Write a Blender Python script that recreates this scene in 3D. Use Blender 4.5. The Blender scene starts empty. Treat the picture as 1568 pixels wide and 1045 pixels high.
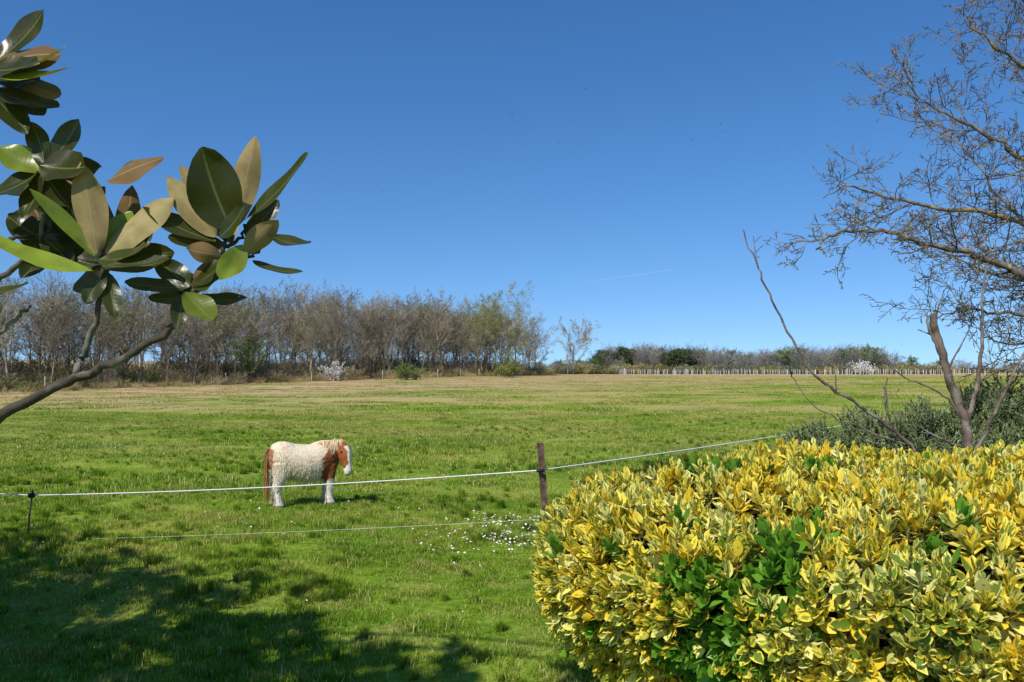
import bpy, math, random
import numpy as np
from mathutils import Vector, Matrix, Quaternion, Euler
random.seed(7); R=random.Random(11)
scene=bpy.context.scene
U=R.uniform
# ------------------------------------------------------------------ helpers
def link(ob,parent=None):
    scene.collection.objects.link(ob)
    if parent: ob.parent=parent
    return ob
def empty(name,loc=(0,0,0)):
    e=bpy.data.objects.new(name,None); e.location=loc; scene.collection.objects.link(e); return e
class MB:
    def __init__(s): s.v=[];s.f=[];s.m=[];s.a=[];s.uv=[]
    def add(s,vs,fs,mat=0,a=None,uv=None):
        o=len(s.v); s.v.extend(vs)
        for f in fs: s.f.append(tuple(i+o for i in f)); s.m.append(mat)
        s.a.extend(a if a is not None else [0.0]*len(vs))
        s.uv.extend(uv if uv is not None else [(0.0,0.0,0.0)]*len(vs))
    def mesh(s,name,mats,smooth=True):
        me=bpy.data.meshes.new(name); me.from_pydata(s.v,[],s.f)
        for m in mats: me.materials.append(m)
        me.polygons.foreach_set('material_index',s.m)
        if smooth: me.polygons.foreach_set('use_smooth',[True]*len(s.f))
        at=me.attributes.new('rnd','FLOAT','POINT'); at.data.foreach_set('value',s.a)
        at=me.attributes.new('luv','FLOAT_VECTOR','POINT'); at.data.foreach_set('vector',[c for t in s.uv for c in t])
        me.update(); return me
    def obj(s,name,mats,parent=None,smooth=True):
        return link(bpy.data.objects.new(name,s.mesh(name,mats,smooth)),parent)
def tube(mb,pts,rad,sides=5,mat=0,rnd=0.0,cap=False):
    pts=[Vector(p) for p in pts]; n=len(pts); vs=[]
    for i,p in enumerate(pts):
        t=(pts[min(i+1,n-1)]-pts[max(i-1,0)])
        if t.length<1e-9: t=Vector((0,0,1))
        t.normalize()
        ref=Vector((0,0,1)) if abs(t.z)<0.85 else Vector((1,0,0))
        a=t.cross(ref).normalized(); b=t.cross(a)
        for k in range(sides):
            an=2*math.pi*k/sides
            vs.append(tuple(p+(a*math.cos(an)+b*math.sin(an))*rad[i]))
    fs=[]
    for i in range(n-1):
        for k in range(sides):
            k2=(k+1)%sides
            fs.append((i*sides+k,i*sides+k2,(i+1)*sides+k2,(i+1)*sides+k))
    if cap: fs.append(tuple(range((n-1)*sides,n*sides)))
    mb.add(vs,fs,mat,[rnd]*len(vs))
def rv(s=1.0): return Vector((R.gauss(0,s),R.gauss(0,s),R.gauss(0,s)))
def smooth01(t): 
    t=max(0.0,min(1.0,t)); return t*t*(3-2*t)
def H(x,y):
    z=1.4*smooth01((y-25)/115.0)
    d=(x+42)*-.864+(y-66)*.504
    z+=2.6*smooth01((d-4)/60)*smooth01((8-x)/40)
    k=smooth01((90-abs(y))/60)
    z+=k*(0.03*math.sin(x*0.9+1.3*math.sin(y*0.5))+0.025*math.sin(y*1.3+x*0.4)+0.04*math.sin(x*0.23+y*0.17))
    return z
# ------------------------------------------------------------------ material helpers
def newmat(name):
    m=bpy.data.materials.new(name); m.use_nodes=True
    nt=m.node_tree; nt.nodes.clear(); return m,nt
def N(nt,t,**kw):
    n=nt.nodes.new(t)
    for k,v in kw.items():
        if k.startswith('i_'): n.inputs[k[2:]].default_value=v
        else: setattr(n,k,v)
    return n
def ramp(nt,fac,stops,interp='LINEAR'):
    r=nt.nodes.new('ShaderNodeValToRGB'); r.color_ramp.interpolation=interp
    e=r.color_ramp.elements
    while len(e)<len(stops): e.new(0.5)
    for el,(p,c) in zip(e,stops): el.position=p; el.color=(*c,1)
    nt.links.new(fac,r.inputs[0]); return r.outputs[0]
def mixc(nt,f,a,b,mode='MIX'):
    m=nt.nodes.new('ShaderNodeMix'); m.data_type='RGBA'; m.blend_type=mode
    for s,x in ((m.inputs[0],f),(m.inputs[6],a),(m.inputs[7],b)):
        if isinstance(x,(int,float)): s.default_value=x
        elif isinstance(x,tuple): s.default_value=(*x,1)
        else: nt.links.new(x,s)
    return m.outputs[2]
def math_(nt,op,a,b=0.0,c=None,clamp=False):
    m=nt.nodes.new('ShaderNodeMath'); m.operation=op; m.use_clamp=clamp
    for i,x in enumerate((a,b,c)):
        if x is None: continue
        if isinstance(x,(int,float)): m.inputs[i].default_value=x
        else: nt.links.new(x,m.inputs[i])
    return m.outputs[0]
def noise(nt,vec,scale,detail=3,rough=0.55):
    n=N(nt,'ShaderNodeTexNoise'); n.inputs['Scale'].default_value=scale; n.inputs['Detail'].default_value=detail; n.inputs['Roughness'].default_value=rough
    if vec is not None: nt.links.new(vec,n.inputs['Vector'])
    return n.outputs['Fac']
def finish(nt,col,rough=0.6,trans=0.0,tcol=None,spec=0.3,bump=None,bstr=0.3,bdist=0.01,matte=False):
    out=N(nt,'ShaderNodeOutputMaterial')
    if matte:
        p=N(nt,'ShaderNodeBsdfDiffuse')
        if isinstance(col,tuple): p.inputs[0].default_value=(*col,1)
        else: nt.links.new(col,p.inputs[0])
    else:
        p=N(nt,'ShaderNodeBsdfPrincipled')
        if isinstance(col,tuple): p.inputs['Base Color'].default_value=(*col,1)
        else: nt.links.new(col,p.inputs['Base Color'])
        if isinstance(rough,(int,float)): p.inputs['Roughness'].default_value=rough
        else: nt.links.new(rough,p.inputs['Roughness'])
        p.inputs['Specular IOR Level'].default_value=spec
    if bump is not None:
        b=N(nt,'ShaderNodeBump'); b.inputs['Strength'].default_value=bstr; b.inputs['Distance'].default_value=bdist
        nt.links.new(bump,b.inputs['Height']); nt.links.new(b.outputs[0],p.inputs['Normal'])
    if trans>0:
        t=N(nt,'ShaderNodeBsdfTranslucent'); c=tcol if tcol is not None else col
        if isinstance(c,tuple): t.inputs[0].default_value=(*c,1)
        else: nt.links.new(c,t.inputs[0])
        mx=N(nt,'ShaderNodeMixShader'); mx.inputs[0].default_value=trans
        nt.links.new(p.outputs[0],mx.inputs[1]); nt.links.new(t.outputs[0],mx.inputs[2]); nt.links.new(mx.outputs[0],out.inputs[0])
    else: nt.links.new(p.outputs[0],out.inputs[0])
def attr(nt,name): 
    a=N(nt,'ShaderNodeAttribute'); a.attribute_name=name; return a
def fieldcolor(nt):
    g=N(nt,'ShaderNodeNewGeometry'); pos=g.outputs['Position']
    sep=N(nt,'ShaderNodeSeparateXYZ'); nt.links.new(pos,sep.inputs[0])
    X=sep.outputs[0];Y=sep.outputs[1]
    n1=noise(nt,pos,0.35,2,0.6)
    c=ramp(nt,n1,[(0.32,(0.125,0.260,0.022)),(0.5,(0.205,0.340,0.036)),(0.66,(0.315,0.400,0.070))])
    n2=noise(nt,pos,1.6,1,0.6)
    c=mixc(nt,math_(nt,'MULTIPLY',ramp(nt,n2,[(0.50,(0,0,0)),(0.70,(1,1,1))]),0.42),c,(0.46,0.43,0.15))
    mp=N(nt,'ShaderNodeMapping'); mp.inputs['Scale'].default_value=(0.07,0.13,0.1); nt.links.new(pos,mp.inputs[0])
    n3=noise(nt,mp.outputs[0],1.0,4,0.72)
    dry=ramp(nt,n3,[(0.44,(0,0,0)),(0.56,(1,1,1))])
    fy=N(nt,'ShaderNodeMapRange'); fy.inputs[1].default_value=12; fy.inputs[2].default_value=50; nt.links.new(Y,fy.inputs[0])
    c=mixc(nt,math_(nt,'MULTIPLY',math_(nt,'MULTIPLY',dry,fy.outputs[0]),.78),c,(0.56,0.47,0.22))
    d=math_(nt,'SUBTRACT',Y,math_(nt,'MULTIPLY',X,0.9))
    fx=N(nt,'ShaderNodeMapRange'); fx.inputs[1].default_value=50; fx.inputs[2].default_value=92; nt.links.new(d,fx.inputs[0])
    c=mixc(nt,math_(nt,'MULTIPLY',fx.outputs[0],ramp(nt,n3,[(0.38,(0.35,0.35,0.35)),(0.54,(1,1,1))])),c,(0.60,0.47,0.30))
    return c,pos
def mk_ground():
    m,nt=newmat('meadow_ground'); c,pos=fieldcolor(nt)
    n=noise(nt,pos,14,2,0.7)
    c2=mixc(nt,ramp(nt,n,[(0.35,(0,0,0)),(0.65,(1,1,1))]),mixc(nt,1.0,c,(0.55,0.50,0.42),'MULTIPLY'),mixc(nt,1.0,c,(0.9,0.88,0.85),'MULTIPLY'))
    finish(nt,c2,matte=True); return m
def mk_grass():
    m,nt=newmat('grass_blades'); c,pos=fieldcolor(nt)
    a=attr(nt,'rnd').outputs['Fac']
    l=attr(nt,'luv'); s=N(nt,'ShaderNodeSeparateXYZ'); nt.links.new(l.outputs['Vector'],s.inputs[0])
    c=mixc(nt,ramp(nt,a,[(0.86,(0,0,0)),(0.90,(1,1,1))]),c,(0.58,0.50,0.26))
    br=mixc(nt,a,(0.78,0.82,0.7),(1.35,1.28,1.12))
    c=mixc(nt,1.0,c,br,'MULTIPLY')
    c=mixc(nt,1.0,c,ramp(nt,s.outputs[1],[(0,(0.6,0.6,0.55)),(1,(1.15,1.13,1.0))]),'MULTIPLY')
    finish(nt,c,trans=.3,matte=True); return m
def mk_simple(name,stops,scale=5,rough=0.8,trans=0,obj_rand=None,spec=0.2,bump=0.0,bd=0.01,matte=False,det=3):
    m,nt=newmat(name); g=N(nt,'ShaderNodeNewGeometry')
    n=noise(nt,g.outputs['Position'],scale,det,0.6)
    c=ramp(nt,n,stops)
    if obj_rand:
        oi=N(nt,'ShaderNodeObjectInfo'); c=mixc(nt,1.0,c,ramp(nt,oi.outputs['Random'],obj_rand),'MULTIPLY')
    finish(nt,c,rough,trans=trans,spec=spec,bump=(n if bump else None),bstr=bump,bdist=bd,matte=matte); return m
M_ground=mk_ground(); M_grass=mk_grass()
M_wood=mk_simple('bare_wood_bark',[(0.35,(0.19,0.160,0.118)),(0.65,(0.335,0.300,0.235))],0.6,0.9,obj_rand=[(0,(0.65,0.64,0.62)),(0.5,(1,0.99,0.95)),(1,(1.3,1.24,1.1))],matte=True,det=0)
M_fartwig=mk_simple('far_twigs',[(0.35,(0.19,0.175,0.15)),(0.65,(0.29,0.27,0.235))],0.2,0.9,matte=True,det=0)
M_scrub=mk_simple('dry_scrub',[(0.35,(0.34,0.26,0.15)),(0.65,(0.52,0.43,0.27))],0.5,0.9,obj_rand=[(0,(0.7,0.75,0.6)),(1,(1.2,1.1,1.0))],matte=True,det=0)
M_bud=mk_simple('spring_bud_leaf',[(0.4,(0.22,0.26,0.06)),(0.65,(0.33,0.36,0.10))],1.0,0.7,trans=0.3,matte=True,det=0)
M_gleaf=mk_simple('shrub_green_leaf',[(0.4,(0.09,0.15,0.03)),(0.65,(0.18,0.25,0.06))],1.0,0.7,obj_rand=[(0,(0.6,0.6,0.6)),(1,(1.3,1.2,1.0))],matte=True,det=0)
M_pine=mk_simple('pine_needles',[(0.4,(0.04,0.07,0.025)),(0.65,(0.085,0.12,0.045))],0.8,0.8,matte=True,det=0)
M_blossom=mk_simple('white_blossom',[(0.4,(0.7,0.68,0.65)),(0.65,(0.82,0.82,0.8))],3,0.7,matte=True,det=0)
# ------------------------------------------------------------------ scatter through geometry nodes
def mkcol(name,meshes):
    c=bpy.data.collections.new(name)
    for i,me in enumerate(meshes):
        c.objects.link(bpy.data.objects.new('%s_t%02d'%(name,i),me))
    return c
def scatter(name,P,ROT,SC,IDX,col,parent=None):
    me=bpy.data.meshes.new(name); me.from_pydata([tuple(p) for p in P],[],[])
    a=me.attributes.new('rot','FLOAT_VECTOR','POINT'); a.data.foreach_set('vector',[c for r in ROT for c in r])
    a=me.attributes.new('scl','FLOAT_VECTOR','POINT'); a.data.foreach_set('vector',[c for r in SC for c in r])
    a=me.attributes.new('idx','INT','POINT'); a.data.foreach_set('value',list(IDX))
    ob=link(bpy.data.objects.new(name,me),parent)
    ng=bpy.data.node_groups.new(name+'_gn','GeometryNodeTree')
    ng.interface.new_socket('Geometry',in_out='INPUT',socket_type='NodeSocketGeometry')
    ng.interface.new_socket('Geometry',in_out='OUTPUT',socket_type='NodeSocketGeometry')
    nn=ng.nodes; gi=nn.new('NodeGroupInput'); go=nn.new('NodeGroupOutput')
    ci=nn.new('GeometryNodeCollectionInfo'); ci.inputs['Collection'].default_value=col
    ci.inputs['Separate Children'].default_value=True; ci.inputs['Reset Children'].default_value=True
    ip=nn.new('GeometryNodeInstanceOnPoints'); ip.inputs['Pick Instance'].default_value=True
    def na(nm,dt):
        x=nn.new('GeometryNodeInputNamedAttribute'); x.data_type=dt; x.inputs['Name'].default_value=nm
        return x.outputs['Attribute']
    e2r=nn.new('FunctionNodeEulerToRotation')
    L=ng.links
    L.new(gi.outputs[0],ip.inputs['Points']); L.new(ci.outputs[0],ip.inputs['Instance'])
    L.new(na('idx','INT'),ip.inputs['Instance Index']); L.new(na('rot','FLOAT_VECTOR'),e2r.inputs[0]); L.new(e2r.outputs[0],ip.inputs['Rotation'])
    L.new(na('scl','FLOAT_VECTOR'),ip.inputs['Scale']); L.new(ip.outputs[0],go.inputs[0])
    md=ob.modifiers.new('scatter','NODES'); md.node_group=ng
    return ob
# ------------------------------------------------------------------ ground
ys=np.concatenate([np.linspace(-14,40,109),np.geomspace(41,3500,90)])
xp=np.geomspace(31,3500,50); xs=np.concatenate([-xp[::-1],np.linspace(-30,30,121),xp])
gv=[(float(x),float(y),H(x,y)) for y in ys for x in xs]; nx=len(xs)
gf=[(j*nx+i,j*nx+i+1,(j+1)*nx+i+1,(j+1)*nx+i) for j in range(len(ys)-1) for i in range(nx-1)]
mb=MB(); mb.add(gv,gf); mb.obj('ground',[M_ground])
# ------------------------------------------------------------------ grass
def grass_patch(name,size,n,hmin,hmax,w,clump=0.5):
    mb=MB(); cl=[(U(-size/2,size/2),U(-size/2,size/2),U(0.6,1.4)) for _ in range(int(14))]
    for i in range(n):
        if R.random()<clump:
            cx,cy,ch=R.choice(cl); x=cx+R.gauss(0,size*0.05); y=cy+R.gauss(0,size*0.05); hh=ch
        else: x=U(-size/2,size/2); y=U(-size/2,size/2); hh=0.8
        h=U(hmin,hmax)*hh; a=U(0,6.283); l=U(0.15,0.9)*h; ww=w*U(0.6,1.3)
        dx,dy=math.cos(a),math.sin(a); b=U(0,3.14); sx,sy=math.cos(b)*ww/2,math.sin(b)*ww/2
        vs=[(x-sx,y-sy,-0.02),(x+sx,y+sy,-0.02),(x+dx*l*0.35+sx*0.8,y+dy*l*0.35+sy*0.8,h*0.6),(x+dx*l*0.35-sx*0.8,y+dy*l*0.35-sy*0.8,h*0.6),(x+dx*l,y+dy*l,h)]
        r=R.random()
        mb.add(vs,[(0,1,2,3),(3,2,4)],0,[r]*5,[(0,0,0),(0,0,0),(0,0.6,0),(0,0.6,0),(0,1,0)])
    return mb.mesh(name,[M_grass],False)
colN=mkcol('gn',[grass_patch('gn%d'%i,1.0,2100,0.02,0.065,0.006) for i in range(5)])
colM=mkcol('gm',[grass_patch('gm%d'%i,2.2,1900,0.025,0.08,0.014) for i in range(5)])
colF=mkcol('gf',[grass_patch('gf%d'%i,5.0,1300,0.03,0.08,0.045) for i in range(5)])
def tl_x(y): return -42+0.585*(y-66)
def lay(name,col,y0,y1,step,xm,k=0.70):
    P=[];RO=[];S=[];I=[]
    y=y0
    while y<y1:
        w=k*y+xm; x=-w
        while x<w:
            px=x+U(-.3,.3)*step; py=y+U(-.3,.3)*step
            if y<40 or px>tl_x(py)-3:
                nz=0.5+0.5*math.sin(px*0.55+2*math.sin(py*0.31))*math.sin(py*0.6+1.7*math.sin(px*0.4))
                big=0.55+0.85*nz+U(-.1,.25)
                P.append((px,py,H(px,py))); RO.append((0,0,U(0,6.28))); S.append((1,1,big)); I.append(R.randrange(5))
            x+=step
        y+=step
    return scatter(name,P,RO,S,I,col)
g=empty('grass')
for o in (lay('near_grass',colN,3.2,13.5,0.82,1.6),lay('middle_grass',colM,13.5,38,1.85,2.5),lay('far_grass',colF,38,150,4.8,4)): o.parent=g
def tuft(name):
    mb=MB()
    for i in range(150):
        a=U(0,6.283); r=abs(R.gauss(0,0.05)); x,y=r*math.cos(a),r*math.sin(a); h=U(.10,.24); l=U(.1,.6)*h
        a2=a+U(-.8,.8); dx,dy=math.cos(a2),math.sin(a2); ww=.007; sx,sy=-dy*ww/2,dx*ww/2
        q=R.random()*0.6
        mb.add([(x-sx,y-sy,0),(x+sx,y+sy,0),(x+dx*l*.3+sx*.8,y+dy*l*.3+sy*.8,h*.6),(x+dx*l*.3-sx*.8,y+dy*l*.3-sy*.8,h*.6),(x+dx*l,y+dy*l,h*.95)],[(0,1,2,3),(3,2,4)],0,[q]*5,[(0,0,0),(0,0,0),(0,.6,0),(0,.6,0),(0,1,0)])
    return mb.mesh(name,[M_grass],False)
colT=mkcol('tuft',[tuft('tuft%d'%i) for i in range(3)])
P=[];RO=[];S=[];I=[]
cent=[(-2.6,7.6,.7),(-1.9,7.4,.4),(-4.5,9.2,1.2),(-6.5,11.0,1.5),(2.3,14,1.6),(1.0,17,2.5),(-3.0,8.6,.7),(0.4,9.8,1.0),(-5,17,3),(4,18,2.5),(-1,12,1.5),(.6,8.2,.25),(-5.8,9.7,.3),(-9,15,2),(-2,22,3),(6,24,3),(0,28,3),(-8,26,4),(8,32,5)]
for cx,cy,s in cent:
    for k in range(int(22+8*s)):
        x=cx+R.gauss(0,s*.5); y=cy+R.gauss(0,s*.4); q=U(.45,1.0)
        P.append((x,y,H(x,y))); RO.append((0,0,U(0,6.28))); S.append((q,q,q*U(.6,1.0))); I.append(R.randrange(3))
for k in range(800):
    y=U(5,32); x=U(-.7,.7)*y; q=U(.3,.7)
    P.append((x,y,H(x,y))); RO.append((0,0,U(0,6.28))); S.append((q,q,q*.8)); I.append(R.randrange(3))
scatter('grass_tufts',P,RO,S,I,colT,g)
# daisies
M_daisy=mk_simple('daisy_petals',[(0.3,(0.75,0.75,0.74)),(0.7,(0.82,0.82,0.8))],3,0.6)
M_dc=mk_simple('daisy_centre',[(0.3,(0.7,0.45,0.03)),(0.7,(0.8,0.55,0.05))],3,0.6)
mb=MB()
def daisy(x,y,z,s):
    t=rv(.35); n=Vector((t.x,t.y-.25,1)).normalized(); a=n.orthogonal().normalized(); b=n.cross(a); c=Vector((x,y,z))
    vs=[tuple(c)];fs=[]
    for k in range(10):
        an=k*math.pi/5; rr=s*(1 if k%2 else .72)
        vs.append(tuple(c+(a*math.cos(an)+b*math.sin(an))*rr+n*.003))
    fs=[(0,1+k,1+(k+1)%10) for k in range(10)]
    mb.add(vs,fs,0); c2=c+n*.004
    vs=[tuple(c2+(a*math.cos(k*1.257)+b*math.sin(k*1.257))*s*.3) for k in range(5)]; mb.add(vs,[(0,1,2,3,4)],1)
for k in range(220):
    x=-.10+R.gauss(0,.36); y=10.0+R.gauss(0,.55); daisy(x,y,H(x,y)+U(.05,.11),U(.010,.018))
for k in range(25):
    x=-.55+R.gauss(0,.35); y=9.2+R.gauss(0,.35); daisy(x,y,H(x,y)+U(.05,.10),U(.009,.016))
for k in range(60):
    y=U(6,26); x=U(-.62,.3)*y; daisy(x,y,H(x,y)+U(.05,.08),U(.006,.011))
for cx,cy,n in ((-3.2,10.3,18),(-2.3,11.3,14),(-6,9.3,6),(-12,21,40),(-13.5,23.5,30),(3,16,8),(-4.1,7.4,5)):
    for k in range(n):
        x=cx+R.gauss(0,.35+cy*.03); y=cy+R.gauss(0,.3+cy*.02); daisy(x,y,H(x,y)+U(.06,.10),U(.008,.015))
mb.obj('daisies',[M_daisy,M_dc],smooth=False)
# ------------------------------------------------------------------ trees
def leafquad(mb,c,s,mat,flat=False):
    n=rv(1).normalized(); a=n.orthogonal().normalized(); b=n.cross(a)
    a=a*s; b=b*s*.6; r=R.random()
    mb.add([tuple(c-a),tuple(c-b),tuple(c+a),tuple(c+b)],[(0,1,2,3)],mat,[r]*4)
def grow(mb,p,d,L,r,lev,cfg,tips=None):
    c=cfg[lev]; n=c['seg']; pts=[p.copy()]; rad=[r]; dd=d.normalized()
    rend=max(r*c.get('taper',.3),cfg['rmin'])
    for i in range(n):
        dd=(dd+rv(c['wob'])+Vector((0,0,c['up']))).normalized()
        pts.append(pts[-1]+dd*(L/n)); rad.append(r+(rend-r)*(i+1)/n)
    tube(mb,pts,rad,c['sides'])
    if lev+1<cfg['levels']:
        nc=c['n']+R.randint(-1,1)
        for k in range(nc):
            t=c['start']+(1-c['start'])*(k+R.random())/max(nc,1); t=min(t,.999)
            j=int(t*n); f=t*n-j; q=pts[j].lerp(pts[j+1],f); ax=(pts[j+1]-pts[j]).normalized()
            side=ax.orthogonal().normalized(); side=Quaternion(ax,U(0,6.283))@side
            an=c['ang']*U(.7,1.25)
            nd=ax*math.cos(an)+side*math.sin(an)
            shape=c['shape'](t) if 'shape' in c else 1-.5*t
            grow(mb,q,nd,L*c['ratio']*shape*U(.7,1.2),max((rad[j]*.6)*c.get('rr',.8),cfg['rmin']),lev+1,cfg,tips)
    if tips is not None and lev>=cfg['levels']-2: tips.extend(pts[1:])
def forest_tree(name,h,seed,mat,spread=1.0,leaf=None,nl=0,ls=.12,start=.28,twig=6,rmin=.012):
    R.seed(seed); mb=MB(); tips=[]
    cfg={'levels':4,'rmin':rmin,
     0:dict(seg=7,wob=.06,up=.06,sides=5,n=22,start=start,ang=.85,ratio=.42*spread,shape=lambda t:(.5+1.0*math.sin(min(1,(t-.1))*math.pi*.9))*.85,taper=.12),
     1:dict(seg=4,wob=.14,up=.10,sides=3,n=8,start=.2,ang=.75,ratio=.42,taper=.25),
     2:dict(seg=3,wob=.16,up=.07,sides=3,n=twig,start=.15,ang=.7,ratio=.5,taper=.4),
     3:dict(seg=1,wob=.15,up=.05,sides=3,n=0,start=0,ang=.5,ratio=.5,taper=.5)}
    grow(mb,Vector((0,0,-.3)),Vector((U(-.06,.06),U(-.06,.06),1)),h*.80,h*.013,0,cfg,tips)
    mats=[mat]
    if leaf:
        mats.append(leaf)
        for k in range(nl):
            leafquad(mb,R.choice(tips)+rv(.18),ls*U(.6,1.3),1)
    zm=sorted(v[2] for v in mb.v)[int(len(mb.v)*.995)]; f=h/zm
    mb.v=[(x*f,y*f,z*f) for x,y,z in mb.v]
    return mb.mesh(name,mats,False)
TW=[forest_tree('wt%d'%i,12,100+i,M_wood,spread=[.8,1,.9,1.2,.75,1.1,.85][i],start=[.3,.35,.25,.3,.4,.2,.35][i]) for i in range(7)]
TW.append(forest_tree('wt7',12,120,M_wood,.9,M_bud,1500,.09))
colW=mkcol('wood',TW)
R.seed(21)
P=[];RO=[];S=[];I=[]
dirx,diry=.504,.864; nxp,nyp=-.864,.504
A=Vector((-42,66))
for row in range(5):
    s=-30+U(0,2)
    while s<92:
        off=row*4.0+U(-1.6,1.6); q=A+Vector((dirx,diry))*(s+U(-.7,.7))+Vector((nxp,nyp))*(off+1)
        hh=(10.3+2.9*smooth01(s/75))*(1+.07*math.sin(s*.35)+.05*math.sin(s*.9+1))-H(q.x,q.y)*.35
        hs=hh*U(.80,1.08)/12*(1.0 if row else U(.7,1))
        if row==0 and R.random()<.25: hs*=.65
        w=U(.9,1.2)
        P.append((q.x,q.y,H(q.x,q.y))); RO.append((U(-.05,.05),U(-.05,.05),U(0,6.28))); S.append((hs*w,hs*w,hs)); I.append(R.choice([0,1,2,3,4,5,6,0,1,2,3,4,5,6,7]))
        s+=U(1.7,3.0)
scatter('woodland',P,RO,S,I,colW)
def standalone(name,me,loc,s,rz=0,sx=1):
    o=link(bpy.data.objects.new(name,me)); o.location=(loc[0],loc[1],H(*loc)); o.scale=(s*sx,s*sx,s); o.rotation_euler=(0,0,rz); return o
standalone('bare_tree',forest_tree('bare_tree',10.8,55,M_wood,1.45,None,0,.1,.2,10,.02),(11.2,143),1.0,1)
standalone('budding_oak_tree',forest_tree('oak',14.2,56,M_wood,1.6,M_bud,13000,.09,.22,8,.018),(-2.0,129),1.05,2,1.1)
standalone('bare_tree',forest_tree('bare_tree2',10.5,57,M_wood,1.5,None,0,.1,.2,8,.016),(4.3,140),1.0,2)
standalone('bare_tree',forest_tree('bare_tree3',11.5,58,M_wood,1.5,None,0,.1,.2,8,.016),(1.8,136),1.0,2)
def shrub(name,h,w,seed,mat,leaf=None,nl=0,ls=.06,ns=30,rmin=.008):
    R.seed(seed); mb=MB(); tips=[]
    cfg={'levels':3,'rmin':rmin,
      0:dict(seg=4,wob=.16,up=.05,sides=3,n=8,start=.15,ang=.6,ratio=.45,taper=.3),
      1:dict(seg=2,wob=.2,up=.06,sides=3,n=5,start=.1,ang=.6,ratio=.5,taper=.4),
      2:dict(seg=1,wob=.2,up=.05,sides=3,n=0,start=0,ang=.5,ratio=.5)}
    for k in range(ns):
        a=U(0,6.283); rr=U(0,w*.35)
        grow(mb,Vector((rr*math.cos(a),rr*math.sin(a),-.1)),Vector((math.cos(a)*U(.1,w/h),math.sin(a)*U(.1,w/h),1)),h*U(.6,1.05),.02,0,cfg,tips)
    mats=[mat]
    if leaf:
        mats.append(leaf)
        for k in range(nl): leafquad(mb,R.choice(tips)+rv(.05),ls*U(.6,1.4),1)
    return mb.mesh(name,mats,False)
SH=[shrub('sh0',2.2,2.4,1,M_scrub),shrub('sh1',1.6,2.4,2,M_scrub),shrub('sh2',2.6,2.2,3,M_wood),shrub('sh3',2.2,2.4,4,M_wood,M_gleaf,1500,.08),
    shrub('sh4',1.8,2.2,5,M_scrub,M_bud,900,.06),shrub('sh5',1.1,2.4,6,M_scrub)]
colS=mkcol('shr',SH); R.seed(33)
P=[];RO=[];S=[];I=[]
for row in range(5):
    s=-30
    while s<98:
        off=-2.0+row*2.6+U(-1,1); q=A+Vector((dirx,diry))*s+Vector((nxp,nyp))*off
        sc=U(.5,1.0)*(.6 if row==0 else 1.5 if row>2 else .95)
        P.append((q.x,q.y,H(q.x,q.y))); RO.append((0,0,U(0,6.28))); S.append((sc*1.2,sc*1.2,sc)); I.append(R.choice([0,1,5,5,4,1] if row<2 else [0,2,2,3,2,4,0]))
        s+=U(.9,1.9)
scatter('undergrowth',P,RO,S,I,colS)
standalone('blossoming_shrub',shrub('blossom',2.4,2.4,8,M_wood,M_blossom,2200,.06),(-21.5,96.5),1.0)
standalone('green_shrub',shrub('gshr',2.6,3.6,9,M_wood,M_bud,4500,.09),(-1.0,118),1.0)
standalone('green_shrub',shrub('gshr2',2.0,2.8,10,M_wood,M_gleaf,3000,.08),(-13.2,101),1.0)
standalone('ivy_clad_tree',shrub('ivy',6.0,1.0,12,M_wood,M_gleaf,2600,.09,ns=10),(-29.2,88.5),1.0)
def conifer(name,h,w,seed):
    R.seed(seed); mb=MB()
    tube(mb,[(0,0,-.3),(.1,0,h*.5),(0,.1,h*.95)],[h*.02,h*.014,.03],5)
    for k in range(46):
        t=U(.3,1); a=U(0,6.283); rr=w*.5*math.sin(math.pi*min(1,(1-t)*1.1+.12))*U(.6,1.1)
        e=Vector((rr*math.cos(a),rr*math.sin(a),h*t+U(0,.4)))
        tube(mb,[(0,0,h*t*.9),tuple(e)],[.05,.02],3)
        for j in range(50): leafquad(mb,e+Vector((R.gauss(0,.45),R.gauss(0,.45),R.gauss(0,.28))),U(.12,.25),1)
    return mb.mesh(name,[M_wood,M_pine],False)
CN=[conifer('cn%d'%i,9,6,70+i) for i in range(3)]
FT=[forest_tree('ft%d'%i,10,200+i,M_fartwig,1.4,None,0,.1,.12,5,.018) for i in range(4)]
FS=[shrub('fs%d'%i,3.2,4.0,220+i,[M_fartwig,M_scrub][i],[M_gleaf,M_bud][i],500,.14,rmin=.02) for i in range(2)]
colD=mkcol('dist',FT+CN+[forest_tree('ftg',10,210,M_fartwig,1.2,M_gleaf,1500,.2,.12,5)]+FS); R.seed(44)
P=[];RO=[];S=[];I=[]
for row in range(5):
    u=0.0
    while u<1:
        x=30+u*93+U(-1,1); y=255+row*5+U(-2,2)-22*u
        px=x/y
        hh=(8.3+.9*math.sin(u*9)+.6*math.sin(u*23)+.5*math.sin(u*51))*(1-0.6*smooth01((u-.78)/.22))*U(.85,1.1)
        idx=R.randrange(4)
        if (.107<px<.148) or (.193<px<.228): 
            if R.random()<.45: idx=4+R.randrange(3)
        elif R.random()<.06: idx=7
        s=hh/10
        if idx in (4,5,6): s*=.92
        P.append((x,y,H(x,y))); RO.append((0,0,U(0,6.28))); S.append((s*1.15,s*1.15,s)); I.append(idx)
        u+=U(.012,.026)
    u=0
    while u<1.02:
        x=28+u*96+U(-1,1); y=252+row*4.5+U(-1,1)-22*u; s=U(.6,1.2)
        P.append((x,y,H(x,y))); RO.append((0,0,U(0,6.28))); S.append((s*1.2,s*1.2,s*.9)); I.append(8+R.randrange(2))
        u+=U(.015,.03)
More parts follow.
